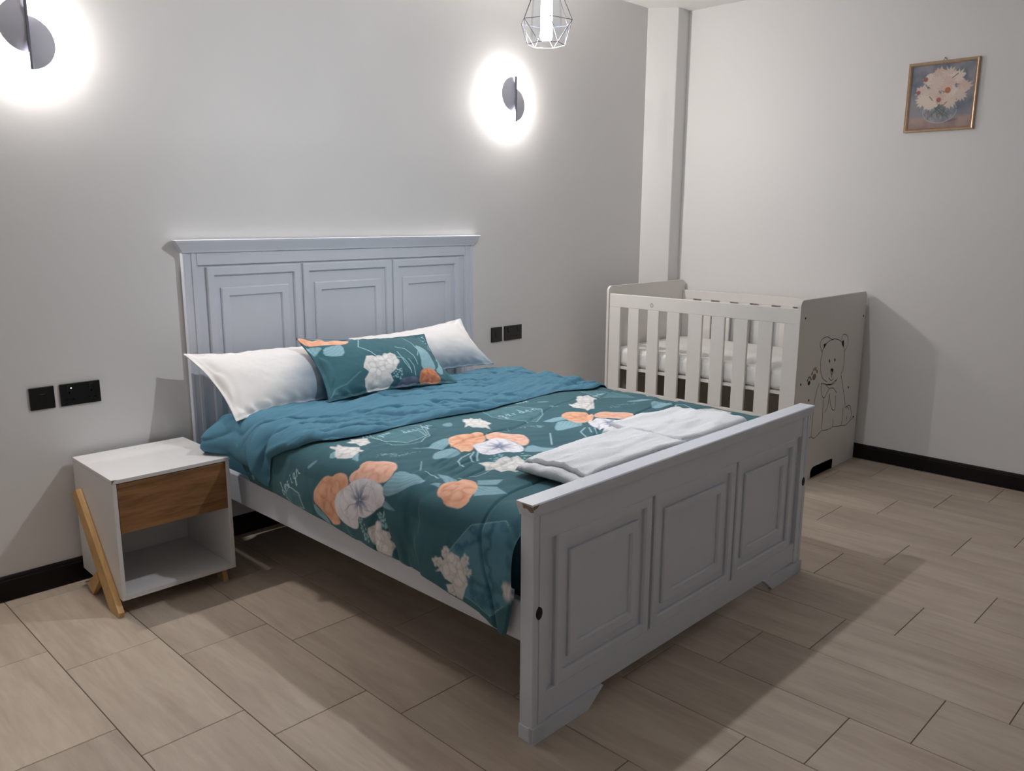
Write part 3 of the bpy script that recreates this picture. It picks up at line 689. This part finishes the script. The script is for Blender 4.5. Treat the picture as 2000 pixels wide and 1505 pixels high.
def band():
    ns, nt_ = 620, 230
    a = np.linspace(0, 1, ns)[:, None]; b = np.linspace(0, 1, nt_)[None, :]
    q = PI/2*R
    sRr = 1.44+q+.08
    S0 = -.285*(1-a)+sRr*a+0*b
    tf = np.interp(S0, [-.285, -.25, -.157, -.12, -.09, -.03, .0, .10, .27, .49, .75, .93, 1.10, 1.20, 1.36, 1.7], [.655, .672, .70, .765, .83, .90, .93, .945, .945, .955, .975, .975, .955, .935, .985, .93])
    tf = tf+.010*np.sin(S0*11)+.022*fbm(S0*5, S0*0+3, 3)
    tb = .315+0*S0
    T = tb*(1-b)+tf*b
    # left hem: short over the nightstand, longer behind it
    hz = np.interp(T, [.30, .44, .475, .56, .60, .66], [.512, .505, .480, .476, .462, .428])
    sl = -q-np.clip(ZT-R-hz, .0, None)
    S = np.where(S0 < .05, .05+(S0-.05)*(sl-.05)/(-.335), S0)
    side = np.clip(-S/q, 0, 1)
    e = np.minimum(np.minimum(b*(tf-tb), (1-b)*(tf-tb)*1.0), (S-sl))
    e = np.clip(e/.045, 0, 1); puff = np.sqrt(1-(1-e)**2)
    off = .004+puff*(.020+.006*np.sin(S*3+1))+.008*np.exp(-(((1-b)*(tf-tb)-.03)/.03)**2)*(.6+fbm(S*5, T*0, 2)*1.6)
    wr = .019*fbm(S*2.0, T*15+S*4, 4)-.018*np.exp(-(np.abs(fbm(S*1.5+9, T*8-S*4, 3))/.05)**1.5)+.009*fbm(S*7, T*36+S*12, 2)
    wr2 = .020*fbm(T*12+S*5, S*5, 3)-.014*np.exp(-(np.abs(fbm(T*9+4, S*4, 2))/.05)**1.5)
    x, z, dl = surf(S, T, off)
    z = z+(1-side)*(wr*puff+.010*np.sin(np.clip((S+.1)/1.6, 0, 1)*PI))
    x = x-side*(wr2*puff)
    # hanging corner: deep valley from the shoulder to the tip
    val = np.exp(-((T-(.66-.35*(S+.157)))/.022)**2)*side; x = x+.026*val*puff
    rid = np.exp(-((T-(.60-.25*(S+.157)))/.030)**2)*side; x = x-.026*rid*puff
    # corner swelling out over the nightstand
    out = np.exp(-((T-.345)/.085)**2)*np.clip((-S-.02)/.1, 0, 1)
    x = x-.092*out*np.clip(.72+.28*puff, 0, 1)
    z = np.where((T < .45) & (x < -.02), np.maximum(z, .5085), z)
    # back edge rolls down to the sheet
    z = z-.012*np.exp(-((T-tb)/.012)**2)
    return grid_mesh('turned_back_edge', np.stack([x, -T, z], -1))
bd = link('turned_back_edge', band(), M['teal'], dv)
bd['label'] = 'plain teal reverse side folded back below the pillows'

# ------------------------------------------------------------------ pillows
def pillow(name, TLc, TRc, BRc, BLc, thick, nu, nv, colorfn, seed, pinch=.05, parent=None, wr=.006, flange=.045):
    c = [np.array(p, float) for p in (TLc, TRc, BRc, BLc)]
    u = np.linspace(0, 1, nu); v = np.linspace(0, 1, nv); U, V = np.meshgrid(u, v, indexing='ij')
    pu = U+pinch*np.sin(PI*V)*(.5-U)*2*np.abs(2*U-1)**2*.9; pv = V+pinch*np.sin(PI*U)*(.5-V)*2*np.abs(2*V-1)**2*1.3
    def bil(U, V): return ((1-U)*(1-V))[..., None]*c[0]+(U*(1-V))[..., None]*c[1]+(U*V)[..., None]*c[2]+((1-U)*V)[..., None]*c[3]
    Cn = bil(pu, pv)
    nrm = np.cross(c[1]-c[0], c[3]-c[0]); nrm /= np.linalg.norm(nrm)
    if nrm[1] > 0: nrm = -nrm       # faces the room
    uu = np.clip((U-flange*.6)/(1-1.2*flange), 0, 1); vv = np.clip((V-flange)/(1-2*flange), 0, 1)
    h = (np.sin(PI*uu)**.55)*(np.sin(PI*vv)**.6)
    w = wr*fbm(U*5+seed, V*4+seed*3, 4)*(.3+h)
    r = np.minimum(np.minimum(U, 1-U)*1.5, np.minimum(V, 1-V)); puck = .006*np.sin(U*60+4*fbm(U*6, V*6, 2))*np.exp(-((r-.06)/.05)**2)
    sag = .25
    front = Cn+nrm*(thick*(1-sag)*h+w+puck)[..., None]; back = Cn-nrm*(thick*sag*h)[..., None]
    front = front+nrm*.0015; back = back-nrm*.0015
    # single closed surface: front rows then back rows
    P = np.concatenate([front, back[:, ::-1]], 1)
    cols = colorfn(U, V); colb = np.concatenate([cols, cols[:, ::-1]], 1)
    me = grid_mesh(name, P, colb)
    o = link(name, me, M['print'], parent); return o
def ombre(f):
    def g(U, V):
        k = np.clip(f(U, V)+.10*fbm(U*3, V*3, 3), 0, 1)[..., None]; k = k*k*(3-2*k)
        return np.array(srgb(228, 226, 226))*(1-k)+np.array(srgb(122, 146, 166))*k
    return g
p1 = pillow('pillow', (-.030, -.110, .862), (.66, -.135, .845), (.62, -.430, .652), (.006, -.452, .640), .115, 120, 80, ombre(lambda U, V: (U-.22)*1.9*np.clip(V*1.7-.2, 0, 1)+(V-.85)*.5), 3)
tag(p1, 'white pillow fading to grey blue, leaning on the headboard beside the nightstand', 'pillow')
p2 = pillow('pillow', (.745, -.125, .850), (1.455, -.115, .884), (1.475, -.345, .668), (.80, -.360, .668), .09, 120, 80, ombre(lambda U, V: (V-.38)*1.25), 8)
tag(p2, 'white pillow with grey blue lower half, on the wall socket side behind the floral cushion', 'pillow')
# floral cushion print traced in its own unit square
def cushion_print(U, V):
    P = np.c_[U.ravel()*.66, V.ravel()*.40]; c = Cloth(P, TEA); c.C *= (1+.12*fbm(P[:, 0]*6, P[:, 1]*6, 3)[:, None])
    r = np.random.default_rng(3)
    for k, row in enumerate(CUSH.split('\n')):
        kind, p = row.split('|'); pts = np.array([[float(q.split(',')[0])*.0066, float(q.split(',')[1])*.0040] for q in p.split()])
        if kind == 'leaf': leaf(c, pts)
        elif kind == 'lilac': c.fill(smooth_poly(pts), srgb(150, 158, 172), .9)
        elif kind == 'orange': bloom(c, pts, ORA, ORL, ORD, 4, 5)
        elif kind == 'orange2': bloom(c, pts, srgb(190, 104, 76), ORA, srgb(140, 64, 44), 9, 5)
        elif kind == 'line': c.line(pts, .0042, srgb(168, 202, 210), .85)
        elif kind == 'curl': c.line(pts, .006, srgb(96, 140, 156), .7)
        elif kind == 'cluster': cluster(c, pts, 5)
        elif kind == 'anemone': c.fill(smooth_poly(pts), srgb(112, 120, 140), .9)
        elif kind == 'dots':
            a, b = pts.min(0), pts.max(0)
            for _ in range(30): c.dot(a+(b-a)*r.random(2), .0034, LIN, .7)
    return c.C.reshape(U.shape+(3,))
p3 = pillow('cushion', (.375, -.285, .905), (1.085, -.265, .852), (1.046, -.545, .658), (.372, -.522, .668), .10, 260, 160, cushion_print, 5, pinch=.05)
tag(p3, 'dark teal floral pillow leaning on the two white pillows', 'pillow')

# ------------------------------------------------------------------ folded towels
def towel(name, loc, rz, L, Wd, layers, th, label, seed, taper=0):
    o = None; bm = bmesh.new()
    # serpentine sheet profile in (x,z), swept along y
    pts = []; n = layers; g = th
    for k in range(n):
        zc = g/2+k*g*.98; xa, xb = (0+.012*k+g*.5, L-.004*k-g*.5)
        row = np.linspace(xb, xa, 90) if k % 2 == 0 else np.linspace(xa, xb, 90)
        for x in row: pts.append((x, zc))
        if k < n-1:
            xe = row[-1]; sg = -1 if k % 2 == 0 else 1
            for a in np.linspace(-PI/2, PI/2, 7)[1:-1]: pts.append((xe+sg*math.cos(a)*g*.45, zc+g*.49+math.sin(a)*g*.49))
    c = np.array(pts); tg = np.gradient(c, axis=0); tg /= np.linalg.norm(tg, axis=1)[:, None]; nn = np.c_[-tg[:, 1], tg[:, 0]]
    half = th*.47
    ring = np.vstack([c+nn*half, (c-nn*half)[::-1]])
    ring = np.vstack([ring, ring[:1]])
    ny = 70; ys = np.linspace(0, 1, ny); P = np.zeros((ny, len(ring), 3))
    for j, yv in enumerate(ys):
        e = min(yv, 1-yv)/.06; sq = 1 if e > 1 else math.sqrt(max(0, 1-(1-e)**2))
        x = ring[:, 0]; z = ring[:, 1]
        zc = n*g*.5*0+z
        P[j, :, 0] = x+.004*fbm(x*9+seed, np.full_like(x, yv*4.), 3)
        P[j, :, 1] = (yv-.5)*Wd*(1+.0*x)+.006*fbm(x*6+seed, z*50, 2)*(1 if abs(yv-.5) > .3 else 0)
        P[j, :, 2] = z*(.55+.45*sq)+.018*fbm(x*5+seed*2, np.full_like(x, yv*4.), 3)*(z/(n*g))-.010*(1-sq)*(z/(n*g))
    P += .0011*(np.random.default_rng(seed).random(P.shape)-.5)
    P[..., 2] = np.maximum(P[..., 2], .0005)
    me = grid_mesh(name, P)
    o = link(name, me, M['towel'])
    bm = bmesh.new(); bm.from_mesh(me); bmesh.ops.holes_fill(bm, edges=[e for e in bm.edges if e.is_boundary], sides=0); bm.to_mesh(me); bm.free()
    o.location = loc; o.rotation_euler = (0, 0, rz); tag(o, label, 'towel', 'folded white towels at the foot of the bed'); return o
towel('towel', (.310, -1.772, .646), .0, .555, .252, 3, .0145, 'folded white terry towel by the footboard, the one nearer the nightstand side', 1)
towel('towel', (.815, -1.735, .648), .0, .46, .312, 3, .0150, 'folded white terry towel by the footboard, the one nearer the crib', 2)

# ------------------------------------------------------------------ nightstand
ns_ = thing('nightstand', 'small white open nightstand with a brown wooden drawer front on crossed legs', 'nightstand', (-.4565, -.4369, 0), -.0107)
NW, ND, NB, NT = .4284, .4069, .0572, .5055
bm = bmesh.new(); t_ = .0145
bx(bm, 0, NW, 0, ND, NT-t_, NT, bev=.0012)
bx(bm, 0, t_, .0006, ND, NB, NT-t_-.0003, bev=.0008); bx(bm, NW-t_, NW, .0006, ND, NB, NT-t_-.0003, bev=.0008)
bx(bm, t_, NW-t_, .001, ND, NB, NB+t_+.002)
obj('carcass', bm, M['lam'], ns_)
obj('back_panel', B(t_, NW-t_, ND-.008, ND-.002, NB+.017, NT-t_-.001), M['lam'], ns_)
bm = B(t_+.002, NW-t_-.002, .002, .018, .305, NT-t_-.003, bev=.001)
dr = obj('drawer', bm, M['oak'], ns_); dr['label'] = 'drawer with brown wood grain front'
bm = bmesh.new(); bx(bm, t_+.012, NW-t_-.012, .018, .36, .312, .318); bx(bm, t_+.012, t_+.022, .018, .36, .318, .46); bx(bm, NW-t_-.022, NW-t_-.012, .018, .36, .318, .46)
obj('drawer_box', bm, M['lam'], dr)
bm = bmesh.new(); prism(bm, [(-.0003, -.0008), (.018, -.0008), (.010, .004), (-.0003, .006)], 'z', NT-.0005, NT+.0003)
prism(bm, [(-.0003, NT+.0003), (.010, NT+.0003), (.004, NT-.008), (-.0003, NT-.012)], 'y', -.0007, .002)
obj('edge_chip', bm, M['chip'], ns_)['label'] = 'chipped laminate corner'
def leg(x0, x1, pts):
    bm = bmesh.new(); prism(bm, pts, 'x', x0, x1)
    return obj('leg', bm, M['pine'], ns_)
leg(-.021, -.001, [(ND-.02, .372), (ND-.075, .400), (-.008, .020), (-.002, 0), (.085, 0)])
leg(-.019, -.003, [(.262, 0), (.318, .026), (.200, .112), (.178, .082)])
leg(NW-.040, NW-.020, [(.030, 0), (.085, 0), (.105, NB), (.050, NB)])
leg(NW-.040, NW-.020, [(.262, 0), (.318, 0), (.298, NB), (.242, NB)])

# ------------------------------------------------------------------ crib
crib = thing('crib', 'white wooden baby crib with slatted side in the corner', 'crib', (2.577, -1.448, 0), 0)
KW, KD = .836, 1.448-.204      # depth in x, length in y
CR = M['crib']
def endpanel(y0, y1):
    pts = [(0, 0)]
    pts += [(.262, 0), (.262, .030)]+[(.262+.038*(1-math.cos(a)), .030+.030*math.sin(a)) for a in np.linspace(.3, PI/2, 5)]
    pts += [(KW-.305-.0, .058), (KW-.292, .05), (KW-.292, 0), (KW, 0)]
    r = .032
    pts += [(KW-r+r*math.cos(a), .998-r+r*math.sin(a)) for a in np.linspace(0, PI/2, 7)]
    pts += [(r-r*math.sin(a), .998-r+r*math.cos(a)) for a in np.linspace(0, PI/2, 7)]
    bm = bmesh.new(); prism(bm, pts, 'y', y0, y1)
    bmesh.ops.triangulate(bm, faces=[f for f in bm.faces if len(f.verts) > 4])
    return obj('end_panel', bm, CR, crib)
e1 = endpanel(0, .018); e2 = endpanel(KD-.014, KD)
slots = [-.301, -.362, -.438, -.502, -.580, -.638, -.721, -.782, -.870, -.931, -1.012, -1.073, -1.151, -1.213, -1.295, -1.358]
ed = [-1.4295]+sorted(slots)+[-.2185]
def side(x0, x1, ztop, name):
    bm = bmesh.new()
    bx(bm, x0, x1, ed[0]+1.448, ed[-1]+1.448, .8740, ztop, bev=.0025); bx(bm, x0, x1, ed[0]+1.448, ed[-1]+1.448, .17, .3740, bev=.002)
    g = obj(name, bm, CR, crib)
    for k in range(0, len(ed), 2):
        obj('slat', B(x0+.0003, x1-.0003, ed[k]+1.448, ed[k+1]+1.448, .3735, .8745, bev=.0015), CR, g)
    return g
sf = side(.010, .028, .9535, 'slatted_side'); sb = side(KW-.020, KW-.004, .93, 'slatted_side')
bm = bmesh.new(); cyl(bm, (.0095, .918, .903), (.0102, .918, .903), .013, n=18)
bm2 = bmesh.new()
for a in range(7): cyl(bm2, (.0089, .918+.009*math.cos(a*.9), .903+.010*math.sin(a*.9)), (.0103, .918+.009*math.cos(a*.9), .903+.010*math.sin(a*.9)), .004, n=8)
o = obj('printed_emblem', bm2, mat('pale_print', srgb(176, 172, 168), .7), sf); bm.free(); o['label'] = 'small faded grey round print'
obj('mattress_base', B(.029, KW-.022, .019, KD-.016, .494, .5105), CR, crib)
# screws
def discs(pts, y, r, m, parent, name):
    for x, z in pts:
        bm = bmesh.new(); cyl(bm, (x-2.577, y, z), (x-2.577, y-.0012, z), r, n=12); obj(name, bm, m, parent)
discs([(2.637, .904), (3.384, .857), (2.639, .556), (2.749, .455), (3.258, .453), (3.368, .260)], .0004, .0065, M['bolt'], e1, 'screw_head')
def ribbon(bm, pts, w, y):
    p = np.array(pts, float)
    # Catmull-Rom smoothing
    if len(p) > 2:
        q = [p[0]]; e = np.vstack([2*p[0]-p[1], p, 2*p[-1]-p[-2]])
        for i in range(1, len(e)-2):
            for t in (.25, .5, .75, 1.):
                a, b, c, d = e[i-1:i+3]; q.append(.5*((2*b)+(-a+c)*t+(2*a-5*b+4*c-d)*t*t+(-a+3*b-3*c+d)*t**3))
        p = np.array(q)
    tg = np.gradient(p, axis=0); tg /= np.linalg.norm(tg, axis=1)[:, None]+1e-9; nn = np.c_[-tg[:, 1], tg[:, 0]]*w/2
    L = [bm.verts.new((a, y, b)) for a, b in p+nn]; Rr = [bm.verts.new((a, y, b)) for a, b in p-nn]
    for i in range(len(p)-1): bm.faces.new((L[i], L[i+1], Rr[i+1], Rr[i]))
bm = bmesh.new()
for row in BEAR.split('\n'):
    k, p = row.split('|'); pts = [(float(a.split(',')[0])/1000-2.577, float(a.split(',')[1])/1000) for a in p.split()]
    if k == 'l': ribbon(bm, pts, .0034, -.0006)
    else: bm.faces.new([bm.verts.new((a, -.0007, b)) for a, b in pts])
o = obj('bear_drawing', bm, M['ink'], e1); o['label'] = 'brown line drawing of a sitting teddy bear with a bow'
def paw(cx_, cz, s, m):
    bm = bmesh.new()
    def ell(x, z, a, b, rot=0): bm.faces.new([bm.verts.new((x+a*math.cos(q)*math.cos(rot)-b*math.sin(q)*math.sin(rot), -.0006, z+a*math.cos(q)*math.sin(rot)+b*math.sin(q)*math.cos(rot))) for q in np.linspace(0, 2*PI, 13)[:-1]])
    ell(cx_, cz-.3*s, .42*s, .34*s)
    for k, (dx, dz) in enumerate(((-.55, .15), (-.2, .5), (.22, .52), (.58, .2))): ell(cx_+dx*s, cz+dz*s, .14*s, .22*s, -.4+.27*k)
    o = obj('paw_print', bm, m, e1); o['label'] = 'gold paw print' if m is M['inkgold'] else 'small brown paw print'
paw(2.793-2.577, .592, .052, M['inkgold']); paw(2.735-2.577, .562, .036, M['ink'])
bm = bmesh.new(); bx(bm, 2.611, 3.388, -1.425, -.226, .5112, .622, bev=.03, seg=4)
for f in list(bm.faces): pass
cm = obj('crib_mattress', bm, M['sheet'], smooth=True)
me = cm.data
tag(cm, 'white sheeted mattress inside the crib', 'mattress')

# ------------------------------------------------------------------ wall sockets
def socket(x, z, w, double, label, glint=False):
    h = .084; t = thing('wall_socket', label, 'socket', (x, 0, z)); y = -.0085
    obj('plate', B(0, w, y, -.0003, 0, h, bev=.0015), M['black'], t)
    if double:
        for c in (.032, w-.032):
            s = obj('rocker_switch', B(c-.008, c+.008, y-.0025, y+.001, h-.030, h-.008, bev=.001), M['black'], t)
            for h_ in ((c-.0035, c+.0035, .046, .052), (c-.0145, c-.0085, .022, .0255), (c+.0085, c+.0145, .022, .0255)):
                obj('pin_hole', B(h_[0], h_[1], y-.0004, y, h_[2], h_[3]), M['hole'], t)
        if glint:
            obj('indicator_light', B(.0365, .0405, y-.0032, y-.0022, h-.0185, h-.0155), M['led'], t)  # emissive dot stands in for a tiny bright LED reflection
    else:
        bm = B(w/2-.011, w/2+.011, y-.0022, y+.001, h/2-.016, h/2+.016, bev=.001); obj('rocker_switch', bm, M['black'], t)
    return t
socket(-.567, .6996, .0842, False, 'square black wall switch plate above the baseboard left of the nightstand')
socket(-.4635, .6996, .143, True, 'wide black double wall socket just above the nightstand', True)
socket(1.786, .7096, .0842, False, 'square black wall switch plate between the headboard and the crib')
socket(1.889, .7096, .143, True, 'wide black double wall socket on the crib side of the headboard')

# ------------------------------------------------------------------ wall sconces
MRIM = emit('frosted_rim', (1.0, .95, .905), SCONCE_L)
def sconce(x, z, label):
    t = thing('wall_sconce', label, 'lamp', (x, 0, z), 0, None)
    bm = bmesh.new(); cyl(bm, (0, -.012, 0), (0, -.060, 0), .009, n=16); obj('stem', bm, M['dome'], t)
    for sg in (-1, 1):
        zc = -sg*.027; bm = bmesh.new(); Rr = .088; nr, na = 8, 24
        def pt(r, a, off): return (sg*r*math.cos(a), -.071+.016*(r/Rr)**2+off, zc+r*math.sin(a))
        fr = [[bm.verts.new(pt(Rr*i/nr, -PI/2+PI*j/na, 0)) for j in range(na+1)] for i in range(1, nr+1)]
        bk = [[bm.verts.new(pt(Rr*i/nr, -PI/2+PI*j/na, .003)) for j in range(na+1)] for i in range(1, nr+1)]
        cf = bm.verts.new(pt(0, 0, 0)); cb = bm.verts.new(pt(0, 0, .003))
        for g, c in ((fr, cf), (bk, cb)):
            for j in range(na): bm.faces.new((c, g[0][j], g[0][j+1]))
            for i in range(nr-1):
                for j in range(na): bm.faces.new((g[i][j], g[i][j+1], g[i+1][j+1], g[i+1][j]))
        for j in range(na): bm.faces.new((fr[-1][j], fr[-1][j+1], bk[-1][j+1], bk[-1][j]))
        for k in (0, na):
            bm.faces.new([cf]+[fr[i][k] for i in range(nr)]+[bk[i][k] for i in range(nr-1, -1, -1)]+[cb])
        obj('half_round_leaf', bm, M['dome'], t, smooth=False)
    obj('spine', B(-.004, .004, -.078, -.066, -.117, .117, bev=.001), M['grey'], t)
    bm = bmesh.new(); cyl(bm, (0, -.0005, 0), (0, -.0300, 0), .0585, n=40); obj('lamp_housing', bm, M['dome'], t)
    bm = bmesh.new(); lathe(bm, [(.0600, -.0125), (.0600, -.0025)], 40)
    bmesh.ops.rotate(bm, cent=(0, 0, 0), matrix=Matrix.Rotation(-PI/2, 3, 'X'), verts=bm.verts)
    for v in bm.verts: v.co.y = -abs(v.co.y)
    obj('glowing_rim', bm, MRIM, t)
sconce(1.905, 2.030, 'lit white two-leaf wall sconce above the far side of the headboard, near the crib')
sconce(-.462, 2.010, 'lit white two-leaf wall sconce at the top left above the nightstand')

# ------------------------------------------------------------------ pendant
PX, PY_, PZ = .752, -1.341, 0
pen = thing('pendant_lamp', 'lit pendant lamp in a geometric wire cage hanging over the bed', 'lamp', (PX, PY_, 1.975))
n = 6
ringA = [(.050*math.cos(2*PI*k/n+.35), .050*math.sin(2*PI*k/n+.35), .0) for k in range(n)]
ringA = [(.064*math.cos(2*PI*k/n+.35), .064*math.sin(2*PI*k/n+.35), .0) for k in range(n)]
ringB = [(.092*math.cos(2*PI*(k+.5)/n+.35), .092*math.sin(2*PI*(k+.5)/n+.35), .072) for k in range(n)]
ringC = [(.022*math.cos(2*PI*(k+.5)/n+.35), .022*math.sin(2*PI*(k+.5)/n+.35), .225) for k in range(n)]
bm = bmesh.new()
def rod(a, b): cyl(bm, a, b, .0011, n=6)
for k in range(n):
    rod(ringA[k], ringA[(k+1) % n]); rod(ringB[k], ringB[(k+1) % n]); rod(ringA[k], ringB[k]); rod(ringA[k], ringB[k-1]); rod(ringB[k], ringC[k]); rod(ringC[k], ringC[(k+1) % n])
obj('wire_cage', bm, M['wire'], pen)
# thin glass cup
gm = bpy.data.materials.new('thin_clear_glass'); gm.use_nodes = True; nt = gm.node_tree; nt.nodes.clear()
tr = nt.nodes.new('ShaderNodeBsdfTransparent'); gl = nt.nodes.new('ShaderNodeBsdfGlossy'); gl.inputs['Roughness'].default_value = .05
tr.inputs[0].default_value = (.95, .975, 1, 1)
lw = nt.nodes.new('ShaderNodeLayerWeight'); lw.inputs['Blend'].default_value = .12
mx = nt.nodes.new('ShaderNodeMixShader'); out = nt.nodes.new('ShaderNodeOutputMaterial')
ml = nt.nodes.new('ShaderNodeMath'); ml.operation = 'MULTIPLY'; ml.inputs[1].default_value = .35; nt.links.new(lw.outputs['Fresnel'], ml.inputs[0])
nt.links.new(ml.outputs[0], mx.inputs[0]); nt.links.new(tr.outputs[0], mx.inputs[1]); nt.links.new(gl.outputs[0], mx.inputs[2]); nt.links.new(mx.outputs[0], out.inputs[0])
bm = bmesh.new(); lathe(bm, [(.053, .024), (.0535, .026), (.052, .08), (.047, .15), (.035, .20), (.024, .215)], 40)
obj('glass_shade', bm, gm, pen, smooth=True)
bm = bmesh.new(); lathe(bm, [(.0005, .012), (.010, .0126), (.0165, .0155), (.0195, .022), (.0200, .030)], 32)
obj('bulb', bm, emit('cool_bulb', (.93, .96, 1.0), BULB_L), pen, smooth=True)
bm = bmesh.new(); lathe(bm, [(.0200, .0302), (.019, .135), (.017, .155), (.0005, .155)], 32)
obj('bulb_body', bm, emit('glowing_bulb_body', (.93, .96, 1.0), 14.0), pen, smooth=True)
bm = bmesh.new(); lathe(bm, [(.0005, .250), (.018, .250), (.022, .240), (.022, .160), (.018, .156)], 28); obj('lamp_holder', bm, M['wire'], pen, smooth=False)
bm = bmesh.new(); cyl(bm, (0, 0, .245), (0, 0, H-1.975-.02), .003, n=8); obj('cord', bm, M['black'], pen)
bm = bmesh.new(); cyl(bm, (0, 0, H-1.975-.028), (0, 0, H-1.975-.0005), .045, n=32); obj('ceiling_rose', bm, M['wire'], pen)

# ------------------------------------------------------------------ framed flower painting on the right wall
PW, PH = .346, .356
pic = thing('picture_frame', 'gold framed painting of white and peach flowers in a glass vase', 'picture', (RX1, -1.562, 1.867))
pic.rotation_euler = (0, 0, -PI/2)      # local x runs along -y, local -y faces the room
D = .024
fw = .0175
def bar(pts):
    bm = bmesh.new()
    prof = [(0, 0), (0, D*.85), (.003, D), (.008, D*.92), (.0105, D*.98), (.0145, D*.80), (fw, D*.62), (fw, .004), (.004, 0)]
    (ax, az), (bx_, bz), (ix, iz), (jx, jz) = pts     # outer a->b, inward unit at a, at b
    A = [bm.verts.new((ax+w*ix, -h, az+w*iz)) for w, h in prof]; Bq = [bm.verts.new((bx_+w*jx, -h, bz+w*jz)) for w, h in prof]
    bm.faces.new(A); bm.faces.new(Bq[::-1]); n = len(prof)
    for i in range(n): bm.faces.new((A[i], A[(i+1) % n], Bq[(i+1) % n], Bq[i]))
    return obj('frame_bar', bm, M['gold'], pic)
bar(((0, 0), (PW, 0), (1, 1), (-1, 1))); bar(((0, PH), (PW, PH), (1, -1), (-1, -1)))
bar(((0, 0), (0, PH), (1, 1), (1, -1))); bar(((PW, 0), (PW, PH), (-1, 1), (-1, -1)))
gx = np.linspace(fw-.001, PW-fw+.001, 190); gz = np.linspace(fw-.001, PH-fw+.001, 190); GX, GZ = np.meshgrid(gx, gz, indexing='ij')
def picture():
    U = (GX-fw)/(PW-2*fw); V = 1-(GZ-fw)/(PH-2*fw)      # V down
    P = np.c_[U.ravel(), V.ravel()]; c = Cloth(P, srgb(140, 142, 158)); c.aa = .008
    n = fbm(P[:, 0]*7, P[:, 1]*5, 4)[:, None]; k = np.clip(.4+1.3*n, 0, 1)
    bg = np.array(srgb(152, 150, 158))*(1-k)+np.array(srgb(112, 122, 136))*k
    tb = np.array(srgb(176, 156, 148))*(1-k)+np.array(srgb(152, 132, 130))*k
    m = np.clip((P[:, 1]-.80)/.05, 0, 1)[:, None]; c.C = bg*(1-m)+tb*m
    sh = np.exp(-(((P[:, 0]-.82)/.16)**2+((P[:, 1]-.66)/.12)**2))[:, None]*.6; c.C = c.C*(1-sh)+np.array(srgb(86, 98, 120))*sh
    c.fill(smooth_poly([(.55, .90), (.75, .87), (.80, .89), (.62, .93)], 1), srgb(120, 106, 120), .7)
    th = np.linspace(0, 2*PI, 30)[:-1]
    def vf(Q, d, col):
        n = fbm(Q[:, 0]*16, Q[:, 1]*14, 3)[:, None]; k = np.clip(.5+1.2*n, 0, 1)
        return np.array(srgb(168, 166, 170))*(1-k)+np.array(srgb(128, 136, 142))*k
    c.fill(np.c_[.50+.27*np.cos(th), .74+.185*np.sin(th)], srgb(160, 160, 165), .9, vf)
    c.line(np.c_[.50+.27*np.cos(th), .74+.185*np.sin(th)], .012, srgb(196, 196, 200), .6)
    r = np.random.default_rng(2)
    for _ in range(26):
        a = (.30+.4*r.random(), .60+.06*r.random()); b = (.32+.36*r.random(), .78+.1*r.random()); c.line([a, b], .010, srgb(96, 104, 96), .5)
    # bouquet of daisies
    cs = [(.20, .42), (.30, .24), (.45, .16), (.60, .17), (.74, .22), (.84, .38), (.80, .50), (.64, .44), (.48, .34), (.36, .44), (.22, .56), (.50, .54), (.64, .60), (.34, .62), (.60, .30), (.42, .28)]
    for i, (x, y) in enumerate(cs):
        pts = []
        for j in range(26):
            a = 2*PI*j/26; R_ = (.125 if j % 2 == 0 else .095)*(1+.12*r.normal()); pts.append((x+R_*math.cos(a), y+R_*math.sin(a)*.95))
        base = [srgb(226, 208, 196), srgb(234, 220, 206), srgb(224, 198, 186)][i % 3]
        def ff(Q, d, col, x=x, y=y, base=base, i=i):
            ang = np.arctan2(Q[:, 1]-y, Q[:, 0]-x); k = (.5+.5*np.sin(ang*13+i))[:, None]*.25; return np.array(base)*(1-k)+np.array(srgb(188, 160, 150))*k
        c.fill(pts, base, .95, ff)
    for x, y, col, rr in ((.23, .22, srgb(150, 82, 78), .040), (.13, .42, srgb(150, 88, 78), .036), (.60, .42, srgb(176, 104, 52), .050), (.47, .56, srgb(158, 92, 82), .040), (.72, .12, srgb(120, 110, 90), .02)):
        c.dot((x, y), rr, col, .9); c.dot((x-.008, y-.01), rr*.45, tuple(min(1, q*1.6) for q in col), .7)
    for a, b in (((.66, .23), (.74, .17)), ((.32, .50), (.37, .56)), ((.24, .30), (.28, .36)), ((.56, .64), (.60, .60))): c.line([a, b], .016, srgb(86, 86, 64), .75)
    return c.C
Y = np.full_like(GX, -.012)
link('canvas', grid_mesh('canvas', np.stack([GX, Y, GZ], -1), picture()), M['paint'], pic)['label'] = 'loose oil painting of pale daisies in a round glass vase'
obj('backing', B(.002, PW-.002, -.010, -.0006, .002, PH-.002), M['darkedge'], pic)
bm = bmesh.new(); cyl(bm, (.175, -.001, PH+.012), (.175, -.016, PH+.014), .0022, n=8); cyl(bm, (.175, -.010, PH+.012), (.160, -.004, PH-.002), .0012, n=6); cyl(bm, (.175, -.010, PH+.012), (.190, -.004, PH-.002), .0012, n=6)
obj('hanging_hook', bm, M['grey'], pic)
